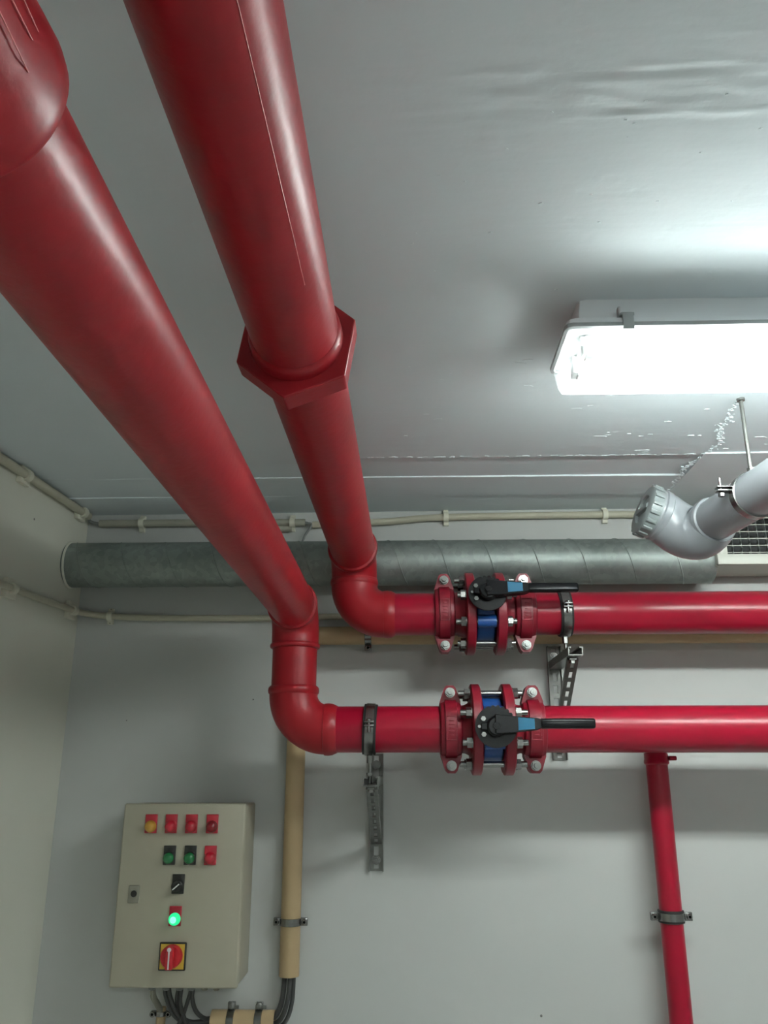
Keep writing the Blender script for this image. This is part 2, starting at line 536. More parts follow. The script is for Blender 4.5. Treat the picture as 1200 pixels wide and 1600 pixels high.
cr = spline([(0.708, 1.62, 0), (0.722, 1.72, 0), (0.735, 1.80, 0), (0.756, 1.87, 0), (0.748, 1.94, 0), (0.728, 2.02, 0), (0.735, 2.10, 0), (0.742, 2.19, 0), (0.745, 2.26, 0)], 14)
for p in cr:
    for k in range(2):
        s = random.uniform(0.002, 0.006)
        flake(mb, p.x + random.gauss(0, .005), p.y + random.gauss(0, .004), s, s * .6, random.uniform(0.0004, 0.0016), random.uniform(-.5, .5), z=CZ - (0.002 if p.y > 1.925 else 0))
o = link('crack_filler_ridge', mb, 'ceiling', ceil, smooth=False, stuff=True)
# ------------------------------------------------------------------ red fire mains
RA = 0.0575
AY, AZ, AX = 2.134, 1.6945, -0.296
OA = 2.0                                   # height of the overhead run
RB = 0.0593
BY, BZ, BX = 2.206, 2.0, -0.148
OB = 2.165
def bead(t, r, wdt, up):
    return [(t - wdt, r), (t - wdt * .6, r + up * .8), (t, r + up), (t + wdt * .6, r + up * .8), (t + wdt, r)]

# lower line, left of the valve
ta = thing('fire_main_pipe', 'dull red overhead pipe at far left dropping to the lower valve', 'pipe', (AX, AY, AZ), 'red fire main pipes')
ax_d = Vector((-0.0108, 1, 0)).normalized()
P0 = Vector((AX, AY - 0.072, OA)) - ax_d * 4.2
mb = MB().lathe(P0, ax_d, [(0, RA), (4.2, RA)], 56)
link('overhead_pipe', mb, 'red_old', ta)
ce = Vector((AX - 0.0108 * (0.405 - AY), 0.405, OA))
mb = MB().lathe(ce - ax_d * 0.40, ax_d, [(0, .0585), (.004, .066), (.345, .0662), (.362, .0695), (.385, .0705), (.396, .0690), (.403, .0640), (.404, .058)], 56)
cpl = link('pipe_socket', mb, 'red_old', ta)
def seam_glint(x, ang0, ang1, y0, y1, z, r, par):  # thin raised line on a pipe, its glint painted in lighter red
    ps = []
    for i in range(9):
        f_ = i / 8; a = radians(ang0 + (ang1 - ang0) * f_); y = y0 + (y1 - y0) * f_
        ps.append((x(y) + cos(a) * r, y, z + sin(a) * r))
    return link('seam_glint', MB().sweep(ps, .0005, 6), 'red_glint', par)
axx = lambda y: AX - 0.0108 * (y - AY)
seam_glint(axx, -4, -5.5, .20, .356, OA, .0672, cpl)
seam_glint(axx, 11, 3, .25, .36, OA, .0675, cpl)
seam_glint(axx, -17, -20, .30, .362, OA, .0685, cpl)
br = 0.072
mb = MB().sweep([(AX, AY - br - .004, OA)] + arc((AX, AY - br, OA - br), (0, 0, 1), (0, 1, 0), br, 0, pi / 2, 14) + [(AX, AY, OA - br - .02)], RA + .0035, 48)
el = link('upper_elbow', mb, 'red_old', ta)
mb = MB().lathe((AX, AY - br - .016, OA), (0, 1, 0), [(0, RA), (.002, RA + .006), (.010, RA + .0075), (.018, RA + .006), (.022, RA + .003)], 48)
mb.lathe((AX, AY, 1.915), (0, 0, -1), bead(.011, RA + .003, .007, .0045), 48)
link('elbow_rim', mb, 'red_old', el)
mb = MB().cyl((AX, AY, 1.93), (AX, AY, 1.775), RA, 48)
link('drop_pipe', mb, 'red_old', ta)
bl = 0.086
mb = MB().sweep([(AX, AY, AZ + bl + .012)] + arc((AX + bl, AY, AZ + bl), (-1, 0, 0), (0, 0, -1), bl, 0, pi / 2, 18) + [(AX + bl + .012, AY, AZ)], RA + .004, 48)
el = link('lower_elbow', mb, 'red_old', ta)
mb = MB().lathe((AX, AY, AZ + bl + .022), (0, 0, -1), bead(.012, RA + .003, .011, .005), 48)
mb.lathe((AX + bl - .006, AY, AZ), (1, 0, 0), [(0, RA), (.002, RA + .006), (.012, RA + .0068), (.022, RA + .0055), (.030, RA + .002), (.034, RA)], 48)
link('elbow_rim', mb, 'red_old', el)
mb = MB().cyl((AX + bl, AY, AZ), (0.104, AY, AZ), RA - .0008, 48)
link('stub_pipe', mb, 'red_new', ta)

# upper line, left of the valve
tb = thing('fire_main_pipe', 'dull red overhead pipe with hexagonal collar dropping to the upper valve', 'pipe', (BX, BY, BZ), 'red fire main pipes')
bx_d = Vector((0.0025, 1, 0)).normalized()
bb = 0.078
P0 = Vector((BX, BY - bb, OB)) - bx_d * 4.2
mb = MB().lathe(P0, bx_d, [(0, RB), (4.2, RB)], 56)
op = link('overhead_pipe', mb, 'red_old', tb)
seam_glint(lambda y: BX + 0.0025 * (y - BY), -56, -50, .15, .80, OB, RB, op)
hc = Vector((BX + 0.0025 * (1.0 - BY), 1.0, OB - .003))
mb = MB()
rh = 0.0875
poly = [(cos(radians(21 + 60 * i)) * rh, sin(radians(21 + 60 * i)) * rh) for i in range(6)]
mb.prism(poly, hc, (1, 0, 0), (0, 0, 1), (0, 1, 0), 0.041)
hx = link('hexagonal_collar', mb, 'red_old', tb, smooth=False)
bv = hx.modifiers.new('bevel', 'BEVEL'); bv.width = 0.0025; bv.segments = 2
mb = MB().lathe(hc - Vector((0, .026, -.003)), bx_d, [(0, RB), (.003, RB + .003), (.010, RB + .0045), (.024, RB + .0055), (.026, RB + .0055)], 56)
link('collar_lip', mb, 'red_old', hx)
mb = MB()
mb.box((BX - .056, 1.10, OB - .018), (.010, .022, .012), .003)
mb.box((BX - .058, 1.14, OB - .016), (.006, .010, .008), .002)
link('weld_bump', mb, 'red_old', op)
mb = MB().sweep([(BX, BY - bb - .004, OB)] + arc((BX, BY - bb, OB - bb), (0, 0, 1), (0, 1, 0), bb, 0, pi / 2, 14) + [(BX, BY, OB - bb - .004)], RB + .003, 48)
el = link('upper_elbow', mb, 'red_old', tb)
mb = MB().lathe((BX, BY - bb - .022, OB), (0, 1, 0), [(0, RB), (.002, RB + .006), (.012, RB + .008), (.024, RB + .007), (.030, RB + .003)], 48)
mb.lathe((BX, BY, OB - bb + .014), (0, 0, -1), bead(.010, RB + .002, .008, .0035), 48)
link('elbow_rim', mb, 'red_old', el)
bl2 = 0.080
mb = MB().sweep([(BX, BY, BZ + bl2 + .012)] + arc((BX + bl2, BY, BZ + bl2), (-1, 0, 0), (0, 0, -1), bl2, 0, pi / 2, 18) + [(BX + bl2 + .012, BY, BZ)], RB + .0035, 48)
el = link('lower_elbow', mb, 'red_old', tb)
mb = MB().lathe((BX, BY, BZ + bl2 + .016), (0, 0, -1), bead(.010, RB + .003, .008, .0035), 48)
mb.lathe((BX + bl2, BY, BZ), (1, 0, 0), [(0, RA), (.002, RA + .006), (.012, RA + .007), (.022, RA + .0055), (.028, RA + .002), (.032, RA)], 48)
link('elbow_rim', mb, 'red_old', el)
mb = MB().cyl((BX + bl2, BY, BZ), (0.100, BY, BZ), RA - .0008, 48)
link('stub_pipe', mb, 'red_new', tb)

# the two pipes that run on to the right
tr = thing('fire_main_pipe', 'bright red lower horizontal pipe right of its valve, with a thin branch going down', 'pipe', (0.35, AY, AZ), 'red fire main pipes')
mb = MB().cyl((0.310, AY, AZ), (2.26, AY, AZ), RA - .0005, 56)
link('main_pipe', mb, 'red_new', tr)
VX, RV, VY = 0.664, 0.0285, 2.325
mb = MB().sweep([(VX, AY + .05, AZ), (VX, AY + .10, AZ)] + arc((VX, VY - .06, AZ - .06), (0, 0, 1), (0, 1, 0), .06, 0, pi / 2, 8) + [(VX, VY, AZ - .09), (VX, VY, 0.0)], RV, 36)
bp = link('branch_pipe', mb, 'red_new', tr)
mb = MB().lathe((VX, VY, AZ - .055), (0, 0, -1), [(0, RV + .003), (.016, RV + .003), (.020, RV + .0045), (.026, RV + .0045), (.029, RV + .0015), (.030, RV)], 36)
mb.box((VX + .040, VY - .012, AZ - .068), (.020, .016, .012), .003)
link('branch_socket', mb, 'red_new', bp)
tq = thing('fire_main_pipe', 'bright red upper horizontal pipe right of its valve', 'pipe', (0.35, BY, BZ), 'red fire main pipes')
mb = MB().cyl((0.312, BY, BZ), (2.26, BY, BZ), RA - .0005, 56)
link('main_pipe', mb, 'red_new', tq)

# ------------------------------------------------------------------ grooved couplings
def coupling(x0, x1, y, z, label, mirror=False):
    xc, wd = (x0 + x1) / 2, x1 - x0
    t = thing('grooved_coupling', label, 'coupling', (xc, y, z), 'red grooved pipe couplings')
    ro = 0.071
    for s in (-1, 1):                       # front and back half
        mb = MB()
        n = 20
        def outline(k):                     # half ring with bolt pads at top and bottom (in y,z)
            pts = []
            for i in range(n + 1):
                a = -pi / 2 + pi * i / n
                pts.append((cos(a) * (ro + k), sin(a) * (ro + k)))
            return pts
        prof = [(-wd / 2, -.009), (-wd / 2 + .003, -.004), (-wd * .28, -.002), (-wd * .26, .003), (wd * .26, .003), (wd * .28, -.002), (wd / 2 - .003, -.004), (wd / 2, -.009)]
        rows = []
        for dx, k in prof:
            rows.append(mb.pts([(xc + dx, y + s * (cy + .0008), z + cz) for cy, cz in outline(k)]))
        for a, b in zip(rows, rows[1:]):
            for i in range(n): mb.f.append((a + i, a + i + 1, b + i + 1, b + i))
        inn = [mb.pts([(xc + dx, y + s * (cos(-pi / 2 + pi * i / n) * .0565 + .0008), z + sin(-pi / 2 + pi * i / n) * .0565) for i in range(n + 1)]) for dx in (-wd / 2, wd / 2)]
        for a, b in ((rows[0], inn[0]), (rows[-1], inn[1])):
            for i in range(n): mb.f.append((a + i, a + i + 1, b + i + 1, b + i))
        for q in (-1, 1):                   # tapering bolt pads
            w0, w1 = wd * .48, wd * .27
            poly = [(-w0, .045), (w0, .045), (w0, .066), (w1, .100), (w1 * .6, .106), (-w1 * .6, .106), (-w1, .100), (-w0, .066)]
            poly = [(a, b * q) for a, b in poly]
            mb.prism(poly, (xc, y + s * .001, z), (1, 0, 0), (0, 0, 1), (0, s, 0), 0.022 if s < 0 else .018)
        h = link('housing_half', mb, 'red_cast', t, angle=30)
        if s < 0:                           # raised casting frame on the front
            mb2 = MB()
            for zz in (-.028, .028):
                a = math.asin(zz / (ro + .003))
                mb2.box((xc, y - cos(a) * (ro + .0032), z + zz), (wd * .44, .003, .0025), .0006)
            for sx in (-1, 1):
                for i in range(6):
                    zz = -.0235 + .0094 * i; a = math.asin(zz / (ro + .003))
                    mb2.box((xc + sx * wd * .21, y - cos(a) * (ro + .0030), z + zz), (.002, .003, .0100))
            for i in range(5):
                zz = -.017 + .0085 * i; a = math.asin(zz / (ro + .003))
                mb2.box((xc, y - cos(a) * (ro + .0030), z + zz), (wd * (.26 if i % 2 else .2), .0028, .0035), .0006)
            link('casting_frame', mb2, 'red_cast', h, stuff=True)
    for q in (-1, 1):
        mb = MB().cyl((xc, y - .046, z + q * .088), (xc, y + .040, z + q * .088), .0062, 16)
        mb.lathe((xc, y - .0245, z + q * .088), (0, -1, 0), [(0, .0125), (.0022, .0125)], 24)
        b = link('bolt', mb, 'zinc', t)
        mb = MB().hexnut((xc, y - .0262, z + q * .088), (0, -1, 0), .0112, .011, 0.3)
        mb.hexnut((xc, y + .020, z + q * .088), (0, 1, 0), .0112, .010, 0.3)
        link('nut', mb, 'zinc', b, smooth=False)
    return t
coupling(0.076, 0.130, AY, AZ, 'red bolted coupling on the lower pipe, left of its valve')
coupling(0.281, 0.337, AY, AZ, 'red bolted coupling on the lower pipe, behind the black lever')
coupling(0.070, 0.124, BY, BZ, 'red bolted coupling on the upper pipe, left of its valve')
coupling(0.283, 0.340, BY, BZ, 'red bolted coupling on the upper pipe, behind the black lever')

# ------------------------------------------------------------------ flanges
def flange(xa, xb, y, z, side, label):
    """disc between xa..xb; side -1: neck to the left, +1: to the right"""
    t = thing('pipe_flange', label, 'flange', ((xa + xb) / 2, y, z), 'red pipe flanges')
    th = xb - xa
    mb = MB().lathe((xa, y, z), (1, 0, 0), [(0, .058), (0, .106), (.003, .111), (th - .003, .111), (th, .106), (th, .058)], 56, True)
    link('flange_disc', mb, 'red_cast', t, angle=30)
    A = (xa + .001, y, z) if side < 0 else (xb - .001, y, z)
    mb = MB().lathe(A, (side, 0, 0), [(0, .070), (.006, .064), (.016, .059), (.030, .0572)], 48)
    link('neck', mb, 'red_cast', t)
    return t
flange(.153, .178, AY, AZ, -1, 'round red flange left of the lower blue valve')
flange(.231, .257, AY, AZ, 1, 'round red flange right of the lower blue valve')
flange(.152, .177, BY, BZ, -1, 'round red flange left of the upper blue valve')
flange(.231, .257, BY, BZ, 1, 'round red flange right of the upper blue valve')

# ------------------------------------------------------------------ butterfly valves
def valve(xc, y, z, tilt, label):
    t = thing('butterfly_valve', label, 'valve', (xc, y, z), 'blue butterfly valves')
    T = Matrix.Translation((xc, y, z)) @ Matrix.Rotation(-tilt, 4, 'X')
    mb = MB(T)
    mb.lathe((-.0255, 0, 0), (1, 0, 0), [(0, .074), (.004, .079), (.047, .079), (.051, .074)], 48)
    for a in (22.5, -22.5, 157.5, 202.5):
        ca_, sa_ = cos(radians(a) - tilt * 0), sin(radians(a))
        Ti = Matrix.Rotation(tilt, 4, 'X')
        q0 = Ti @ Vector((0, ca_ * .0915, sa_ * .0915)); q1 = Ti @ Vector((0, ca_ * .06, sa_ * .06))
        mb.cyl((-.024, q0.y, q0.z), (.024, q0.y, q0.z), .0155, 20)
        mb.bar((0, q1.y, q1.z), (0, q0.y, q0.z), .046, .030, (q0.y * 0, -q0.z, q0.y))
    mb.cyl((0, -.07, 0), (0, -.125, 0), .021, 28)
    mb.lathe((0, -.118, 0), (0, -1, 0), [(0, .030), (.002, .034), (.010, .034), (.012, .032)], 32)
    mb.cyl((0, .07, 0), (0, .095, 0), .02, 24)
    body = link('valve_body', mb, 'blue', t)
    mb = MB(T)
    mb.box((0, -.0795, -.046), (.022, .003, .012), .001)
    mb.box((0, -.0800, .050), (.024, .003, .006), .001)
    link('casting_mark', mb, 'blue', body)
    # notched throttle plate
    mb = MB(T)
    n = 72; poly = []
    for i in range(n):
        a = 2 * pi * i / n
        r = .0490
        if 20 < math.degrees(a) < 115 and (i % 3) == 0: r = .0445
        poly.append((cos(a) * r, sin(a) * r))
    mb.prism(poly, (0, -.131, 0), (1, 0, 0), (0, 0, 1), (0, -1, 0), .005)
    pl = link('throttle_plate', mb, 'black_matt', t, smooth=False)
    mb = MB(T)
    for (sx, sz) in ((-.030, .018), (-.030, -.018), (-.040, 0.0)):
        mb.hexnut((sx, -.136, sz), (0, -1, 0), .0062 if sx > -.035 else .004, .006)
    link('plate_bolt', mb, 'zinc', pl, smooth=False)
    # lever
    mb = MB(T)
    mb.lathe((0, -.137, 0), (0, -1, 0), [(0, .024), (.014, .024), (.018, .020)], 32)
    poly = [(-.004, -.021), (.030, -.020), (.044, -.0185), (.092, -.0135), (.104, -.0085), (.104, .0115), (.092, .0145), (.050, .0175), (.020, .021), (-.004, .023)]
    mb.prism(poly, (0, -.140, 0.004), (1, 0, 0), (0, 0, 1), (0, -1, 0), .020)
    poly = [(-.036, -.007), (.0, -.012), (.0, .012), (-.036, .007)]
    mb.prism(poly, (0, -.139, 0), (1, 0, 0), (0, 0, 1), (0, -1, 0), .012)
    lv = link('lever', mb, 'black', t, angle=25)
    m_ = lv.modifiers.new('bevel', 'BEVEL'); m_.width = .0015; m_.segments = 2; m_.limit_method = 'ANGLE'
    mb = MB(T).box((.164, -.152, .0055), (.130, .018, .0235), .006, seg=3)
    link('grip', mb, 'black', lv)
    mb = MB(T).prism([(.049, -.0135), (.087, -.0105), (.087, .0125), (.049, .0155)], (0, -.1595, .004), (1, 0, 0), (0, 0, 1), (0, -1, 0), .0012)
    o = link('sticker', mb, 'sticker', lv, smooth=False); o['label'] = 'cyan sticker'
    mb = MB(T).cyl((0, -.15, 0), (0, -.158, 0), .010, 24)
    mb.hexnut((0, -.157, 0), (0, -1, 0), .008, .006)
    link('stem_nut', mb, 'black_matt', lv)
    # eight long studs with nuts: they follow the flanges, not the tilt
    for i in range(8):
        a = radians(22.5 + 45 * i)
        cy, cz = y + cos(a) * .0915, z + sin(a) * .0915
        e0, e1 = random.uniform(.012, .020), random.uniform(.012, .020)
        mb = MB().cyl((xc - .052 - .013 - e0 + .003, cy, cz), (xc + .052 + .014 + e1 - .003, cy, cz), .0074, 16)
        st = link('stud', mb, 'zinc', t)
        mb = MB()
        mb.lathe((xc - .0525, cy, cz), (-1, 0, 0), [(0, .0145), (.002, .0145)], 20)
        mb.hexnut((xc - .0545, cy, cz), (-1, 0, 0), .0135, .012, .5 * i)
        mb.lathe((xc + .0525, cy, cz), (1, 0, 0), [(0, .0145), (.002, .0145)], 20)
        mb.hexnut((xc + .0545, cy, cz), (1, 0, 0), .0135, .012, .4 * i)
        link('nut', mb, 'zinc', st, angle=30)
    return t
valve(0.2045, AY, AZ, radians(0), 'lower blue butterfly valve with black lever and round black plate')
valve(0.204, BY, BZ, radians(13), 'upper blue butterfly valve with its black lever tilted up towards the duct')

# ------------------------------------------------------------------ strut brackets and pipe clamps
def channel(mb, A, B, wd, ht, th, up):
    """C channel open towards 'up', from A to B (A, B on the middle of the web)"""
    A, B = Vector(A), Vector(B)
    d = (B - A); l = d.length; d.normalize()
    up = Vector(up); s = d.cross(up).normalized()
    lip = wd * .22
    poly = [(-wd / 2, 0), (wd / 2, 0), (wd / 2, ht), (wd / 2 - lip, ht), (wd / 2 - lip, ht - th), (wd / 2 - th, ht - th), (wd / 2 - th, th),
            (-wd / 2 + th, th), (-wd / 2 + th, ht - th), (-wd / 2 + lip, ht - th), (-wd / 2 + lip, ht), (-wd / 2, ht)]
    mb.prism(poly, A, s, up, d, l)
def slotted(mb, A, B, wd, th, up, n, flg=0.0):
    """flat bar with a row of real slots, and side flanges of depth flg"""
    A, B = Vector(A), Vector(B)
    a, b, d = frame(B - A, up)
    L = (B - A).length
    sw = wd * .32
    for s in (-1, 1):
        o = a * s * (sw / 2 + (wd - sw) / 4)
        mb.bar(A + o, B + o, (wd - sw) / 2, th, up)
        if flg:
            o = a * s * (wd / 2 - th / 2) + b * flg / 2
            mb.bar(A + o, B + o, th, flg, up)
    pitch = L / n
    for i in range(n + 1):
        h = pitch * .36 * (.5 if i in (0, n) else 1)
        c = A + d * min(max(pitch * i, h / 2), L - h / 2)
        mb.bar(c - d * h / 2, c + d * h / 2, sw + .001, th, up)
def bracket(xc, zarm, yend, ztop, zbot, label):
    t = thing('strut_bracket', label, 'bracket', (xc, WY, zarm), 'galvanised wall brackets')
    mb = MB(); slotted(mb, (xc, WY - .002, ztop), (xc, WY - .002, zbot), .040, .003, (0, -1, 0), 9, .016)
    leg = link('wall_leg', mb, 'galv', t, smooth=False)
    mb = MB()
    for zz in (ztop - .03, zbot + .028):
        mb.lathe((xc, WY - .003, zz), (0, -1, 0), [(0, .012), (.003, .012)], 20)
        mb.hexnut((xc, WY - .006, zz), (0, -1, 0), .0095, .009)
        mb.cyl((xc, WY - .012, zz), (xc, WY - .024, zz), .005, 12)
    link('anchor_bolt', mb, 'zinc', leg, angle=30)
    mb = MB(); channel(mb, (xc, yend, zarm), (xc, WY - .004, zarm), .037, .0215, .0028, (0, 0, 1))
    arm = link('arm', mb, 'galv', t, smooth=False)
    mb = MB()
    for i in range(7):
        mb.bar((xc - .0125, yend + .03 + i * .04, zarm + .0195), (xc - .0125, yend + .045 + i * .04, zarm + .0195), .006, .004)
    mb.box((xc - .0005, yend + .05, zarm - .004), (.018, .03, .006), .001)
    mb.hexnut((xc, yend + .05, zarm - .006), (0, 0, -1), .009, .008)
    link('arm_fixing', mb, 'zinc', arm, smooth=False)
    mb = MB(); slotted(mb, (xc + .001, yend + .045, zarm - .006), (xc + .001, WY - .018, zbot + .07), .028, .003, (0, -1, .3), 8, .012)
    link('brace', mb, 'galv', t, smooth=False)
    return t
bracket(0.419, 1.871, 2.08, 1.938, 1.622, 'galvanised triangular wall bracket under the upper red pipe')
bracket(-0.093, 1.559, 2.03, 1.640, 1.336, 'galvanised triangular wall bracket under the lower red pipe')

def hclamp(xc, y, z, r, zarm, label, lean=0.0):
    """clamp ring round a pipe along x, stem down to the strut"""
    t = thing('pipe_clamp', label, 'clamp', (xc, y, z - r), 'steel pipe clamps')
    mb = MB()
    d = Vector((1, 0, lean)).normalized()
    mb.lathe(Vector((xc, y, z)) - d * .017, d, [(0, r + .0005), (.001, r + .0045), (.033, r + .0045), (.034, r + .0005)], 48, True)
    link('rubber_lining', mb, 'rubber', t)
    mb = MB().lathe(Vector((xc, y, z)) - d * .0115, d, [(0, r + .004), (.001, r + .0068), (.022, r + .0068), (.023, r + .004)], 48, True)
    band = link('band', mb, 'zinc', t)
    mb = MB()
    a = radians(8)
    yy, zz = y - cos(a) * (r + .012), z + sin(a) * (r + .012)
    mb.box((xc, yy, zz + .005), (.024, .014, .004), .001)
    mb.box((xc, yy, zz - .004), (.024, .014, .004), .001)
    mb.cyl((xc, yy - .001, zz + .012), (xc, yy - .001, zz - .020), .0035, 12)
    mb.lathe((xc, yy - .001, zz + .007), (0, 0, 1), [(0, .007), (.004, .007), (.006, .004)], 16)
    link('closing_screw', mb, 'zinc', band)
    mb = MB().hexnut((xc, y, z - r - .004), (0, 0, -1), .0085, .020)
    mb.cyl((xc, y, z - r - .02), (xc, y, zarm + .004), .0045, 14)
    mb.hexnut((xc, y, zarm + .024), (0, 0, 1), .0095, .007)
    link('stem', mb, 'zinc', t, angle=30)
    return t
hclamp(0.419, BY, BZ, RA, 1.871, 'steel pipe clamp with rubber lining on the upper red pipe', .03)
hclamp(-0.099, AY, AZ, RA, 1.559, 'steel pipe clamp with rubber lining on the lower red pipe', -.05)

def vclamp(xc, y, z, r, label, group, rub=True, lug=.020, h=.020, droop=0.0):
    """clamp round a vertical pipe with a lug either side, stem back to the wall"""
    t = thing('pipe_clamp', label, 'clamp', (xc, WY, z), group)
    if rub:
        mb = MB().lathe((xc, y, z - h * .75), (0, 0, 1), [(0, r + .0004), (.001, r + .004), (h * 1.5 - .001, r + .004), (h * 1.5, r + .0004)], 40, True)
        link('rubber_lining', mb, 'rubber', t)
        r = r + .0035
    mb = MB().lathe((xc, y, z - h / 2), (0, 0, 1), [(0, r + .0004), (.001, r + .0026), (h - .001, r + .0026), (h, r + .0004)], 40, True)
    for s in (-1, 1):
        mb.box((xc + s * (r + lug * .5 + .0005), y - .0035, z), (lug, .0035, h), .001)
        mb.box((xc + s * (r + lug * .5 + .0005), y + .0035, z), (lug, .0035, h), .001)
    b = link('band', mb, 'zinc', t, angle=30)
    for s in (-1, 1):
        x = xc + s * (r + lug * .6)
        mb = MB().cyl((x, y - .012, z), (x, y + .012, z), .0035, 12)
        mb.lathe((x, y - .005, z), (0, -1, 0), [(0, .0075), (.005, .0072), (.007, .005)], 18)
        link('screw', mb, 'zinc', b)
    mb = MB().cyl((xc, y + r, z), (xc, WY + .002, z), .005, 12)
    link('stem', mb, 'zinc', t)
    return t
vclamp(VX, VY, 1.240, RV, 'steel pipe clamp round the thin vertical red pipe', 'steel pipe clamps')

# ------------------------------------------------------------------ spiral duct and wall grille
DY, DZ, DR = 2.322, 2.172, 0.0655
t = thing('spiral_duct', 'galvanised spiral ventilation duct along the back wall under the ceiling', 'duct', (0, DY, DZ))
mb = MB().cyl((lx(DY) - .01, DY, DZ), (0.868, DY, DZ), DR, 64)
dd = link('duct_tube', mb, 'duct', t)
mb = MB()
pitch = 0.131; path = []
x0 = -0.98; turns = (0.862 - x0) / pitch
for i in range(int(turns * 40)):
    a = 2 * pi * i / 40
    path.append((x0 + pitch * a / (2 * pi), DY - sin(a) * (DR + .0002), DZ + cos(a) * (DR + .0002)))
mb.sweep(path, .0017, 6)
link('spiral_seam', mb, 'duct', dd)
mb = MB().lathe((lx(DY) + .001, DY, DZ), (1, 0, 0), [(0, DR + .004), (.002, DR + .003), (.005, DR + .0005)], 40)
link('wall_seal', mb, 'wall_left', t)

t = thing('air_grille', 'ivory louvred air grille box at the right end of the duct', 'grille', (1.10, WY, 2.146))
GX0, GX1, GZ0, GZ1, GY = 0.862, 1.41, 2.141, 2.318, 2.245
mb = MB()
mb.box(((GX0 + GX1) / 2, (GY + WY) / 2 + .004, GZ0 + .004), (GX1 - GX0, WY - GY - .012, .006))
mb.box(((GX0 + GX1) / 2, (GY + WY) / 2 + .004, GZ1 - .004), (GX1 - GX0, WY - GY - .012, .006))
mb.box((GX0 + .004, (GY + WY) / 2 + .004, (GZ0 + GZ1) / 2), (.006, WY - GY - .012, GZ1 - GZ0))
mb.box((GX1 - .004, (GY + WY) / 2 + .004, (GZ0 + GZ1) / 2), (.006, WY - GY - .012, GZ1 - GZ0))
link('plenum_box', mb, 'grille', t, smooth=False)
mb = MB().box(((GX0 + GX1) / 2, GY + .075, (GZ0 + GZ1) / 2), (GX1 - GX0 - .02, .004, GZ1 - GZ0 - .02))
link('filter', mb, 'dark', t, smooth=False)  # near-black sheet closing the box behind the louvres
fw = .030
mb = MB()
for zc in (GZ0 + fw / 2, GZ1 - fw / 2):
    mb.box(((GX0 + GX1) / 2, GY, zc), (GX1 - GX0, .012, fw), .002)
for xc in (GX0 + fw / 2, GX1 - fw / 2):
    mb.box((xc, GY, (GZ0 + GZ1) / 2), (fw, .012, GZ1 - GZ0 - 2 * fw + .004), .002)
link('front_frame', mb, 'grille', t, angle=30)
for i in range(6):
    zc = GZ0 + fw + .008 + i * (GZ1 - GZ0 - 2 * fw - .016) / 5
    mb = MB().box(((GX0 + GX1) / 2, GY + .012, zc), (GX1 - GX0 - 2 * fw + .004, .022, .0018), 0, ((1, 0, 0), (0, cos(.22), sin(.22)), (0, -sin(.22), cos(.22))))
    link('louvre', mb, 'grille', t, smooth=False)
for i in range(20):
    xc = GX0 + fw + .012 + i * .0245
    mb = MB().box((xc, GY + .050, (GZ0 + GZ1) / 2), (.0016, .012, GZ1 - GZ0 - .03))
    link('rear_vane', mb, 'lamp_rim', t, smooth=False)

# ------------------------------------------------------------------ grey drain pipe with screw cap
PD = Vector((-0.111, 1, 0)).normalized()
def pv(y): return Vector((0.7135 - 0.111 * (y - 1.6), y, 2.135))
PR = 0.047
t = thing('drain_pipe', 'grey plastic drain pipe under the ceiling ending in a screw cap', 'pipe', pv(1.8))
mb = MB().cyl(pv(-2.19), pv(1.80), PR, 48)
link('pipe_run', mb, 'pvc', t)
e = Vector((-0.93, 0.0, 0.37)); e = (e - PD * e.dot(PD)).normalized()
S = pv(1.795)
er = 0.084
pth = [S - PD * .004] + [S + PD * (er * sin(a)) + e * (er * (1 - cos(a))) + Vector((0, 0, -.022 * sin(2 * a))) for a in [pi / 2 * i / 16 for i in range(17)]]
E1 = S + PD * er + e * er
pth.append(E1 + e * .012)
mb = MB().sweep(pth, [PR + .006] + [PR + .006 + (.006 + .003 * sin(pi * i / 16)) * min(1, i / 6) for i in range(17)] + [PR + .012], 48)
el = link('elbow', mb, 'pvc', t)
mb = MB().lathe(S - PD * .014, PD, [(0, PR), (.001, PR + .005), (.008, PR + .007), (.018, PR + .007), (.024, PR + .004)], 48)
link('elbow_rim', mb, 'pvc', el)
mb = MB().lathe(E1 + e * .000, e, [(0, PR + .012), (.002, PR + .0145), (.016, PR + .0155), (.019, PR + .0125), (.028, PR + .0125)], 48)
link('threaded_collar', mb, 'pvc', el)
mb = MB().lathe(E1 + e * .024, e, [(0, PR + .014), (.002, PR + .015), (.026, PR + .014), (.029, PR + .010), (.030, .036), (.024, .034), (.024, .001)], 48)
cap = link('screw_cap', mb, 'pvc_dark', t)
ca, cb, cdx = frame(e)
for i in range(18):
    a = 2 * pi * i / 18
    rr = ca * cos(a) + cb * sin(a)
    tt = cdx.cross(rr)
    mb = MB().box(E1 + e * .039 + rr * (PR + .0155), (.009, .005, .022), .0015, (tt, rr, cdx))
    link('grip_rib', mb, 'pvc_dark', cap, angle=30)
mb = MB().box(E1 + e * .050, (.066, .014, .012), .002, (ca, cb, cdx))
link('cap_bar', mb, 'pvc_dark', cap)

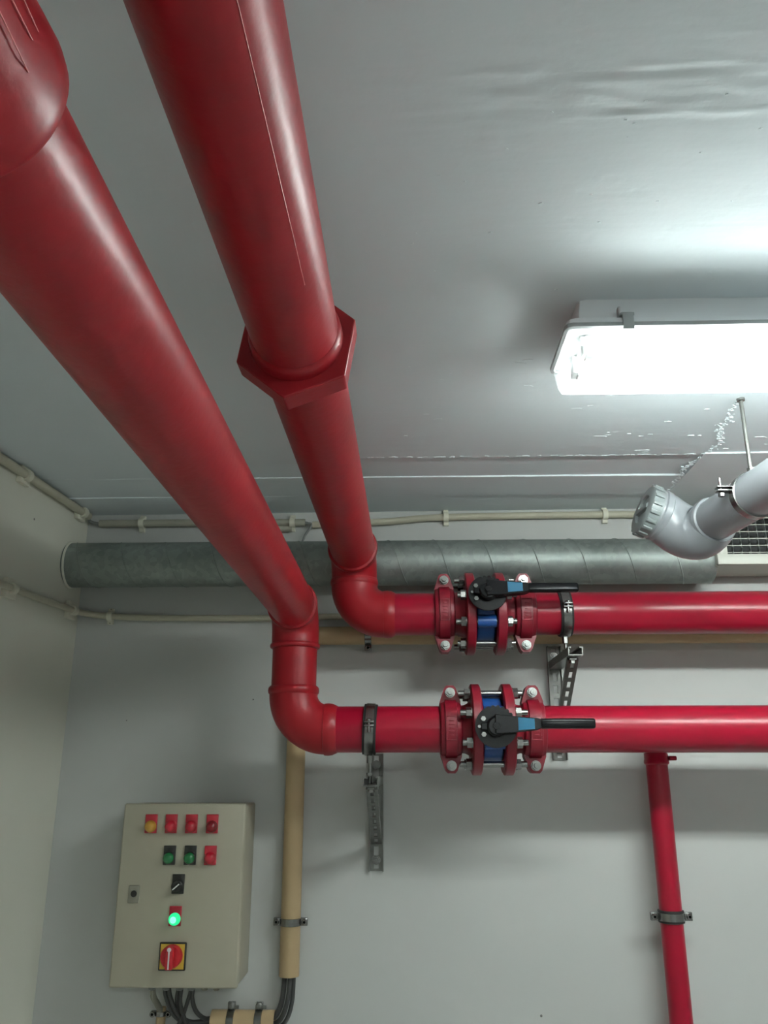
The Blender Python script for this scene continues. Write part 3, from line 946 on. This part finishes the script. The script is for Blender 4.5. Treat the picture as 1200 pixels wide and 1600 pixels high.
t = thing('pipe_hanger', 'thin steel rod and ring clamp hanging the grey drain pipe from the ceiling', 'hanger', (0.711, 1.615, 2.19), None)
hc_ = pv(1.615)
mb = MB().lathe(hc_ - PD * .010, PD, [(0, PR + .0005), (.001, PR + .0028), (.019, PR + .0028), (.020, PR + .0005)], 48, True)
band = link('ring_band', mb, 'zinc', t)
mb = MB()
lugd = Vector((-1, 0, .12)).normalized()
for dz in (-.004, .004):
    mb.box(hc_ + lugd * (PR + .014) + Vector((0, 0, dz + .006)), (.030, .020, .0026), .0006)
mb.cyl(hc_ + lugd * (PR + .020) + Vector((0, 0, -.010)), hc_ + lugd * (PR + .020) + Vector((0, 0, .030)), .0030, 12)
mb.hexnut(hc_ + lugd * (PR + .020) + Vector((0, 0, -.004)), (0, 0, -1), .007, .006)
for s in (1,):
    mb.box(hc_ - lugd * (PR + .010) + Vector((0, 0, .006)), (.020, .020, .006), .001)
link('closing_bolt', mb, 'zinc', band, angle=30)
mb = MB().cyl((hc_.x, hc_.y, 2.135 + PR), (hc_.x, hc_.y, CZ + .002), .0042, 14)
rod = link('threaded_rod', mb, 'galv', t)
mb = MB().lathe((hc_.x, hc_.y, CZ + .001), (0, 0, -1), [(0, .009), (.006, .008), (.007, .004)], 18)
mb.hexnut((hc_.x, hc_.y, 2.135 + PR + .002), (0, 0, 1), .008, .010)
link('rod_nut', mb, 'zinc', rod, angle=30)

# ------------------------------------------------------------------ tan conduits, their clamps
CY = 2.371
CR = 0.0262
t = thing('cable_conduit', 'tan plastic conduit behind the upper red pipe, turning down beside the grey cabinet', 'conduit', (-0.317, WY, 1.088), 'tan conduits')
cb_ = .06
mb = MB().cyl((-0.317 + cb_, CY, 1.968), (2.25, CY, 1.968), CR, 32)
link('horizontal_run', mb, 'tan', t)
mb = MB().sweep(arc((-0.317 + cb_, CY, 1.968 - cb_), (0, 0, 1), (-1, 0, 0), cb_, 0, pi / 2, 10), CR + .001, 32)
link('bend', mb, 'tan', t)
mb = MB()
n = 32
k = []
for z_, r_ in ((1.968 - cb_, CR), (1.089, CR), (1.088, CR - .0005), (1.088, CR - .003), (1.14, CR - .003)):
    k.append(mb.pts([(-0.317 + cos(2 * pi * i / n) * r_, CY + sin(2 * pi * i / n) * r_, z_) for i in range(n)]))
for a, b in zip(k, k[1:]): mb.ring_faces(a, b, n)
mb.f.append(tuple(k[-1] + i for i in range(n)))
link('vertical_run', mb, 'tan', t)
vclamp(-0.317, CY, 1.2155, CR, 'steel clamp round the vertical tan conduit', 'steel pipe clamps', False, .018, .019)
# clamp on the horizontal run (only its lower lug shows below the elbow)
t = thing('pipe_clamp', 'small steel clamp lug showing below the upper red elbow', 'clamp', (-0.117, WY, 1.968), 'steel pipe clamps')
mb = MB().lathe((-0.127, CY, 1.968), (1, 0, 0), [(0, CR + .0004), (.001, CR + .0026), (.019, CR + .0026), (.020, CR + .0004)], 32, True)
for s in (-1, 1):
    for q in (-1, 1):
        mb.box((-0.117, CY + q * .0035, 1.968 + s * (CR + .009)), (.020, .0035, .018), .001)
b = link('band', mb, 'zinc', t, angle=30)
mb = MB()
for s in (-1, 1):
    mb.cyl((-0.117, CY - .013, 1.968 + s * (CR + .011)), (-0.117, CY + .012, 1.968 + s * (CR + .011)), .0035, 12)
    mb.lathe((-0.117, CY - .005, 1.968 + s * (CR + .011)), (0, -1, 0), [(0, .0075), (.006, .007), (.008, .004)], 18)
link('screw', mb, 'zinc', b)

# short horizontal piece below
t = thing('cable_conduit', 'short piece of tan conduit lying below the grey cabinet', 'conduit', (-0.43, WY, 0.985), 'tan conduits')
HZ = 0.984
mb = MB(); k = []
for x_, r_ in ((-.512, CR - .003), (-.512, CR), (-.350, CR), (-.350, CR - .003)):
    k.append(mb.pts([(x_, CY + cos(2 * pi * i / n) * r_, HZ + sin(2 * pi * i / n) * r_) for i in range(n)]))
for a, b in zip(k, k[1:] + k[:1]): mb.ring_faces(a, b, n)
link('conduit_tube', mb, 'tan', t)
for xc, lab in ((-.462, 'steel clamp on the short tan conduit, nearer the cabinet cables'), (-.391, 'steel clamp on the short tan conduit, at the end nearer the vertical conduit')):
    t = thing('pipe_clamp', lab, 'clamp', (xc, WY, HZ), 'steel pipe clamps')
    mb = MB().lathe((xc - .0095, CY, HZ), (1, 0, 0), [(0, CR + .0004), (.001, CR + .0026), (.018, CR + .0026), (.019, CR + .0004)], 32, True)
    for s in (-1, 1):
        for q in (-1, 1):
            mb.box((xc, CY + q * .0035, HZ + s * (CR + .009)), (.019, .0035, .018), .001)
    b = link('band', mb, 'zinc', t, angle=30)
    for s in (-1, 1):
        mb = MB().cyl((xc, CY - .013, HZ + s * (CR + .011)), (xc, CY + .012, HZ + s * (CR + .011)), .0035, 12)
        mb.lathe((xc, CY - .005, HZ + s * (CR + .011)), (0, -1, 0), [(0, .0085), (.005, .008), (.007, .005)], 18)
        mb.box((xc + .014, CY - .008, HZ + s * (CR + .008)), (.012, .004, .008), .001)
        link('screw', mb, 'galv', b)
    mb = MB().cyl((xc, CY + CR, HZ), (xc, WY + .002, HZ), .005, 12)
    link('stem', mb, 'galv', t)

# ------------------------------------------------------------------ cream wall conduits and saddle clips
def conduit(name, pts, r, mt, label, group, n=12):
    mb = MB().sweep(spline(pts, 8) if len(pts) > 2 else pts, r, n)
    o = link(name, mb, mt, org=pts[0])
    return tag(o, label, 'conduit', group)
cg = 'cream cable conduits'
r1 = .0118
conduit('wall_conduit', [(lx(0.2) + r1 + .003, 0.2, 2.337), (lx(1.2) + r1 + .003, 1.2, 2.337), (lx(2.0) + r1 + .003, 2.0, 2.337), (lx(2.365) + r1 + .004, 2.365, 2.336)], r1, 'cream',
        'cream conduit on the left wall just under the ceiling', cg)
conduit('wall_conduit', [(-0.945, 2.383, 2.318), (-0.6, 2.384, 2.3175), (-0.312, 2.384, 2.3155)], .0115, 'cream_old',
        'dusty cream conduit on the back wall above the duct, left of the cable gap', cg)
conduit('wall_conduit', [(-0.290, 2.386, 2.309), (-0.07, 2.386, 2.317), (.117, 2.386, 2.3295), (.597, 2.386, 2.3335), (.86, 2.386, 2.332), (2.25, 2.386, 2.332)], .0108, 'cream',
        'cream conduit on the back wall above the duct, bowed up to the right', cg)
conduit('wall_conduit', [(-0.47, 2.386, 2.297), (-0.42, 2.386, 2.297), (-0.352, 2.386, 2.297)], .0100, 'cream_old',
        'short dusty conduit stub beneath the clip beside the overhead red pipe', cg)
conduit('wall_conduit', [(lx(0.2) + .015, 0.2, 2.03), (lx(1.4) + .015, 1.4, 2.032), (lx(2.0) + .015, 2.0, 2.035), (lx(2.30) + .015, 2.30, 2.040), (lx(2.36) + .022, 2.368, 2.040), (-.93, 2.386, 2.036),
                         (-.885, 2.387, 2.0315), (-.735, 2.387, 2.0255), (-.39, 2.387, 2.0235), (-.232, 2.387, 2.027), (.0, 2.387, 2.03)], .0095, 'cream',
        'thin cream conduit bending round the corner below the duct', cg)
def small_cable(pts, r, mt, label, cat='cable', group=None):
    o = link('cable', MB().sweep(spline(pts, 8), r, 10), mt, org=pts[0])
    return tag(o, label, cat, group)
small_cable([(lx(2.36) + .016, 2.355, 2.336), (-.975, 2.378, 2.325), (-.955, 2.383, 2.3185), (-.93, 2.383, 2.318)], .005, 'cable_grey', 'short grey cable bridging the conduits in the ceiling corner')
small_cable([(-.325, 2.384, 2.3155), (-.306, 2.380, 2.313), (-.292, 2.378, 2.309), (-.297, 2.378, 2.295), (-.312, 2.378, 2.27), (-.322, 2.38, 2.235), (-.322, 2.385, 2.20)], .0036, 'cable_grey', 'thin grey cable dropping behind the duct from the conduit gap')
small_cable([(-.322, 2.386, 2.3165), (-.308, 2.384, 2.316), (-.296, 2.384, 2.312), (-.28, 2.386, 2.310)], .0030, 'cable', 'thin dark cable bridging the conduit gap between the two overhead pipes')

def clip(P, nrm, rc, label, block=False):
    """saddle clip on a wall: strap across the conduit, screws above and below"""
    P, nrm = Vector(P), Vector(nrm).normalized()      # P = conduit centre
    up = Vector((0, 0, 1)); s = up.cross(nrm)
    t = thing('saddle_clip', label, 'clip', P, 'ivory conduit saddle clips')
    wd = .015 if not block else .018
    hh = rc + .014
    d = (WY - P.y) if abs(nrm.y) > .5 else .015
    mb = MB()
    poly = [(-hh, -d), (-hh, -d + .010)] + [(-(rc + .005) * cos(pi * i / 10), (rc + .005) * sin(pi * i / 10)) for i in range(11)] + [(hh, -d + .010), (hh, -d)]
    mb.prism([(a, b) for a, b in poly], P - s * wd / 2, up, nrm, s, wd)
    st = link('strap', mb, 'clip', t, angle=35)
    if block:
        mb = MB().box(P - nrm * (d - .007), (.048, .014, .050), .002, (s, nrm, up))
        link('base_block', mb, 'clip', t)
    for q in (-1, 1):
        mb = MB().lathe(P + up * q * (hh - .0050) - nrm * (d - .0098), nrm, [(0, .0036), (.0008, .0036), (.0016, .002)], 12)
        link('screw', mb, 'cab_dark', st)
    return t
nL = Vector((1, -0.0705, 0))
clip((-0.815, 2.384, 2.318), (0, -1, 0), .0115, 'ivory clip on the upper back-wall conduit, left of the overhead red pipes')
clip((-0.351, 2.384, 2.316), (0, -1, 0), .0115, 'ivory clip on the upper conduit between the two overhead red pipes')
clip((0.117, 2.386, 2.3295), (0, -1, 0), .0108, 'ivory clip on the upper back-wall conduit above the blue valves')
clip((0.597, 2.386, 2.3335), (0, -1, 0), .0108, 'ivory clip on the upper back-wall conduit beside the screw cap')
clip((lx(1.999) + r1 + .003, 1.999, 2.337), nL, r1, 'ivory clip on the left-wall ceiling conduit, at the picture edge', True)
clip((lx(2.327) + r1 + .003, 2.327, 2.337), nL, r1, 'ivory clip on the left-wall ceiling conduit, beside the room corner', True)
clip((lx(2.005) + .015, 2.005, 2.035), nL, .0095, 'ivory clip on the lower left-wall conduit, at the picture edge', True)
clip((lx(2.335) + .016, 2.335, 2.040), nL, .0095, 'ivory clip on the lower left-wall conduit, beside the room corner', True)
clip((-0.885, 2.387, 2.0315), (0, -1, 0), .0095, 'ivory clip on the back wall just below the left end of the duct')

# ------------------------------------------------------------------ control cabinet
KX0, KX1, KZ0, KZ1, KY = -0.7465, -0.4275, 1.0845, 1.5130, 2.250
t = thing('control_cabinet', 'pebble grey steel control cabinet with indicator lamps on the back wall', 'cabinet', ((KX0 + KX1) / 2, WY, KZ0))
kxc, kzc = (KX0 + KX1) / 2, (KZ0 + KZ1) / 2
mb = MB().box((kxc + .002, (KY + .018 + WY) / 2, kzc), (KX1 - KX0 - .006, WY - KY - .018, KZ1 - KZ0 - .006), .006, seg=3)
link('enclosure', mb, 'cab', t, angle=30)
mb = MB().box((kxc, KY + .0165, kzc), (KX1 - KX0 - .012, .005, KZ1 - KZ0 - .012))
link('gasket', mb, 'cab_dark', t, smooth=False)
mb = MB().box((kxc, KY + .0075, kzc), (KX1 - KX0, .015, KZ1 - KZ0), .0055, seg=3)
door = link('door', mb, 'cab', t, angle=30)
# door lock
mb = MB().box((-0.702, KY - .001, 1.296), (.0285, .0045, .041), .002)
mb.lathe((-0.701, KY - .002, 1.2975), (0, -1, 0), [(0, .011), (.002, .0105), (.0025, .008)], 24)
lk = link('lock_plate', mb, 'cab_dark', door, angle=30)
lk['label'] = 'grey lock plate'
mb = MB().lathe((-0.701, KY - .0042, 1.2975), (0, -1, 0), [(0, .0078), (.0008, .0078)], 20)
link('keyhole', mb, 'plate_black', t)
def indicator(x, z, plate, lens, label, lit=False):
    """legend plate with a round lens in front; (x, z) = plate centre"""
    mb = MB().box((x, KY - .0020, z), (.031, .0046, .046), .0012)
    p = link('indicator_lamp', mb, plate, t, angle=30)
    p['label'] = label
    zc = z - .0065
    mb = MB().lathe((x, KY - .003, zc), (0, -1, 0), [(0, .0148), (.006, .0148), (.008, .0135)], 32)
    link('bezel', mb, plate if plate != 'plate_red' else lens, p)
    mb = MB().lathe((x, KY - .010, zc), (0, -1, 0), [(0, .0138), (.004, .0135), (.0085, .0115), (.0110, .0075), (.0120, .002)], 32)
    link('lens', mb, lens, p)
    if lit:
        mb = MB().lathe((x, KY - .0198, zc), (0, -1, 0), [(0, .0085), (.0018, .0075), (.0030, .003)], 24)
        link('lens_glow', mb, 'lens_core', p)
zr1, zr2 = 1.4635, 1.388
indicator(-.6715, zr1, 'plate_red', 'lens_yel', 'amber indicator lamp on red plate')
indicator(-.6190, zr1, 'plate_red', 'lens_red', 'red indicator lamp')
indicator(-.5660, zr1, 'plate_red', 'lens_red', 'red indicator lamp')
indicator(-.5120, zr1, 'plate_red', 'lens_dred', 'dark red indicator lamp')
indicator(-.6175, zr2, 'plate_black', 'lens_grn', 'unlit green indicator lamp on black plate')
indicator(-.5640, zr2, 'plate_black', 'lens_grn', 'unlit green indicator lamp on black plate')
indicator(-.5120, zr2, 'plate_red', 'lens_red', 'red indicator lamp')
indicator(-.5920, 1.2465, 'plate_red', 'lens_lit', 'lit green indicator lamp on red plate', True)
mb = MB().box((-.590, KY - .002, 1.3205), (.031, .0046, .046), .0012)
p = link('selector_switch', mb, 'plate_black', t, angle=30); p['label'] = 'black selector switch'
mb = MB().lathe((-.590, KY - .004, 1.316), (0, -1, 0), [(0, .0145), (.010, .0145), (.012, .012)], 32)
mb.box((-.590, KY - .019, 1.316), (.026, .010, .008), .002, ((cos(.7), 0, sin(.7)), (0, 1, 0), (-sin(.7), 0, cos(.7))))
link('knob', mb, 'plate_black', p, angle=30)
mb = MB().box((-.590, KY - .0246, 1.316), (.021, .001, .0028), 0, ((cos(.7), 0, sin(.7)), (0, 1, 0), (-sin(.7), 0, cos(.7))))
link('pointer', mb, 'white', p, smooth=False)
# main switch
mb = MB().box((-.5915, KY - .003, 1.156), (.068, .006, .064), .003)
p = link('main_switch', mb, 'plate_black', t, angle=30); p['label'] = 'red and yellow main switch'
mb = MB().box((-.5915, KY - .0062, 1.156), (.060, .0012, .056), .0004)
link('yellow_plate', mb, 'yellow', p, smooth=False)
mb = MB().lathe((-.5915, KY - .0066, 1.1575), (0, -1, 0), [(0, .0265), (.014, .0262), (.017, .0245)], 40)
mb.box((-.5915, KY - .030, 1.1575), (.019, .016, .052), .004)
link('knob', mb, 'switch_red', p, angle=30)
mb = MB().box((-.5915, KY - .0383, 1.155), (.0035, .001, .042), 0)
mb.cyl((-.5915, KY - .0383, 1.177), (-.5915, KY - .0392, 1.177), .0050, 18)
link('pointer', mb, 'white', p, smooth=False)
# glands under the cabinet
for gx, gr in ((-.653, .011), (-.617, .012), (-.583, .012), (-.553, .012), (-.520, .010), (-.490, .010)):
    mb = MB().lathe((gx, 2.305, KZ0 + .004), (0, 0, -1), [(0, gr), (.008, gr), (.009, gr * .85), (.018, gr * .8), (.020, gr * .55)], 16)
    link('cable_gland', mb, 'cable_grey' if gr > .0105 else 'cab_dark', t)

# cables under the cabinet
gc = 'dark cables under the cabinet'
kz = KZ0 - .005
small_cable([(-.622, 2.305, kz), (-.618, 2.315, 1.05), (-.602, 2.34, 1.005), (-.57, 2.365, .978), (-.53, 2.371, .974), (-.47, 2.371, .976)], .0055, 'cable', 'dark cable leaving the cabinet, leftmost of the bundle', group=gc)
small_cable([(-.612, 2.305, kz), (-.606, 2.31, 1.05), (-.590, 2.33, 1.01), (-.565, 2.36, .985), (-.53, 2.368, .984), (-.47, 2.371, .986)], .0055, 'cable', 'dark cable leaving the cabinet, second of the bundle from the left', group=gc)
small_cable([(-.585, 2.305, kz), (-.592, 2.32, 1.045), (-.590, 2.345, 1.0), (-.583, 2.372, .95), (-.583, 2.385, .85), (-.583, 2.39, .02)], .005, 'cable', 'dark cable leaving the cabinet and running straight down the wall', group=gc)
small_cable([(-.578, 2.305, kz), (-.580, 2.31, 1.04), (-.572, 2.335, .995), (-.562, 2.37, .94), (-.562, 2.388, .85), (-.562, 2.39, .02)], .005, 'cable', 'dark cable running down the wall, middle of the bundle', group=gc)
small_cable([(-.552, 2.305, kz), (-.560, 2.31, 1.05), (-.575, 2.33, 1.01), (-.598, 2.36, .96), (-.605, 2.385, .85), (-.605, 2.39, .02)], .005, 'cable', 'dark cable crossing leftwards over the other cabinet cables', group=gc)
small_cable([(-.549, 2.305, kz), (-.551, 2.31, 1.05), (-.545, 2.335, 1.015), (-.528, 2.362, .992), (-.505, 2.370, .991), (-.46, 2.371, .990)], .0055, 'cable', 'dark cable curving from the cabinet into the short tan conduit, rightmost of the bundle', group=gc)
gd = 'dark cables between the tan conduits'
small_cable([(-.328, 2.372, 1.13), (-.328, 2.368, 1.08), (-.332, 2.365, 1.035), (-.343, 2.366, 1.005), (-.362, 2.369, .990), (-.40, 2.371, .985)], .0068, 'cable', 'dark cable between the two tan conduits, innermost of the bend', group=gd)
small_cable([(-.314, 2.365, 1.13), (-.313, 2.360, 1.08), (-.317, 2.356, 1.035), (-.330, 2.360, .998), (-.352, 2.367, .980), (-.40, 2.371, .975)], .0060, 'cable', 'dark cable between the two tan conduits, middle of the bend', group=gd)
small_cable([(-.306, 2.374, 1.13), (-.305, 2.372, 1.08), (-.307, 2.370, 1.030), (-.318, 2.368, .992), (-.340, 2.370, .972), (-.39, 2.372, .966)], .0055, 'cable', 'dark cable between the two tan conduits, outermost of the bend', group=gd)
# thin conduit at the cabinet's lower left
o = small_cable([(-.653, 2.305, kz), (-.652, 2.32, 1.05), (-.648, 2.35, 1.025), (-.646, 2.378, 1.0), (-.646, 2.381, .96)], .0075, 'cab_dark', 'stiff brownish cable below the left corner of the cabinet')
o = link('wall_conduit', MB().cyl((-.646, 2.381, 1.012), (-.646, 2.381, .02), .012, 20), 'tan', org=(-.646, 2.381, .02))
tag(o, 'thin tan conduit going down below the left corner of the cabinet', 'conduit', 'tan conduits')
vclamp(-.646, 2.381, .998, .012, 'small steel clamp below the left corner of the cabinet', 'steel pipe clamps', False, .014, .012)

# ------------------------------------------------------------------ fluorescent light fitting
def light_fitting(x0, y0, label, flip=False):
    """weatherproof twin tube fitting, long along x; x0 = left end, y0 = near flange edge"""
    Lg, Wd = 1.27, 0.168
    zf = 2.292
    t = thing('light_fitting', label, 'ceiling light', (x0, y0 + Wd / 2, CZ))
    yc = y0 + Wd / 2
    mb = MB()
    def loop(dx0, hw, z):
        return [(x0 + dx0, yc - hw, z), (x0 + Lg - dx0, yc - hw, z), (x0 + Lg - dx0, yc + hw, z), (x0 + dx0, yc + hw, z)]
    def shell(mb, loops, cap0=True, cap1=True, bev=0.012):
        rows = []
        for lp in loops:
            ps = []
            for i in range(4):      # round the corners
                p, q, r = Vector(lp[i - 1]), Vector(lp[i]), Vector(lp[(i + 1) % 4])
                a, c = (p - q).normalized() * bev, (r - q).normalized() * bev
                ps += [q + a, q + a * .3 + c * .3 - (a + c) * .0, q + c]
            rows.append(mb.pts(ps))
        for a, b in zip(rows, rows[1:]): mb.ring_faces(a, b, 12)
        if cap0: mb.f.append(tuple(rows[0] + i for i in range(12)))
        if cap1: mb.f.append(tuple(rows[-1] + i for i in range(12)))
    shell(mb, [loop(.028, Wd / 2 - .026, CZ + .001), loop(.022, Wd / 2 - .020, zf + .014), loop(.004, Wd / 2 - .003, zf + .012), loop(.002, Wd / 2 - .001, zf)])
    link('housing', mb, 'lamp_body', t, angle=30)
    mb = MB()
    shell(mb, [loop(.004, Wd / 2 - .005, zf - .006), loop(.009, Wd / 2 - .013, zf - .044), loop(.013, Wd / 2 - .019, zf - .056)], cap0=False, bev=.007)
    link('diffuser', mb, 'diffuser', t, angle=30)
    mb = MB()
    lo = [loop(.003, Wd / 2 - .003, zf + .001), loop(-.001, Wd / 2 + .001, zf + .002), loop(-.001, Wd / 2 + .001, zf - .005), loop(.004, Wd / 2 - .005, zf - .0065), loop(.006, Wd / 2 - .007, zf - .004)]
    shell(mb, lo, cap0=False, cap1=False)
    link('cover_rim', mb, 'lamp_rim', t, angle=30)
    mb = MB()
    for s in (-1, 1):               # prismatic ribs along the diffuser sides
        for i in range(3):
            z_ = zf - .012 - .010 * i
            y_ = yc + s * (Wd / 2 - .0075 - .0034 * i)
            mb.bar((x0 + .02, y_, z_), (x0 + Lg - .02, y_, z_), .0012, .0012)
    link('diffuser_rib', mb, 'diffuser', t, smooth=False, stuff=True)
    mb = MB().box((x0 + Lg / 2, yc, zf - .003), (Lg - .075, .098, .004), .001)
    mb.box((x0 + Lg / 2, yc, zf - .012), (Lg - .16, .030, .016), .002)
    link('tray', mb, 'lamp_tray', t, angle=30)
    for s in (-1, 1):
        yt = yc + s * .034
        mb = MB().cyl((x0 + .050, yt, zf - .028), (x0 + Lg - .050, yt, zf - .028), .013, 20)
        tb_ = link('fluorescent_tube', mb, 'tube', t)
        mb = MB()
        for xe, d in ((x0 + .038, 1), (x0 + Lg - .038, -1)):
            mb.cyl((xe, yt, zf - .028), (xe + d * .016, yt, zf - .028), .0134, 20)
            mb.box((xe - d * .004, yt, zf - .018), (.010, .026, .034), .002)
        link('tube_holder', mb, 'tube_cap', tb_)
    for s in (-1, 1):
        for xk in (.10, Lg / 2, Lg - .10):
            mb = MB()
            yk = yc + s * (Wd / 2 + .001)
            mb.box((x0 + xk, yk + s * .001, zf + .003), (.018, .005, .026), .0015)
            mb.box((x0 + xk, yk - s * .006, zf + .017), (.022, .014, .005), .001)
            mb.box((x0 + xk - .012, yk - s * .008, zf + .024), (.004, .012, .016), .001)
            mb.box((x0 + xk, yk - s * .002, zf - .010), (.018, .008, .003), .001)
            link('cover_clip', mb, 'lamp_rim', t, angle=30)
    return t
light_fitting(0.262, 1.191, 'long lit fluorescent light fitting with clear cover on the ceiling')
light_fitting(0.262, -1.75, 'unseen fluorescent light fitting added behind the viewer for fill light')  # added out of view to lift the fill on ceiling and shadows
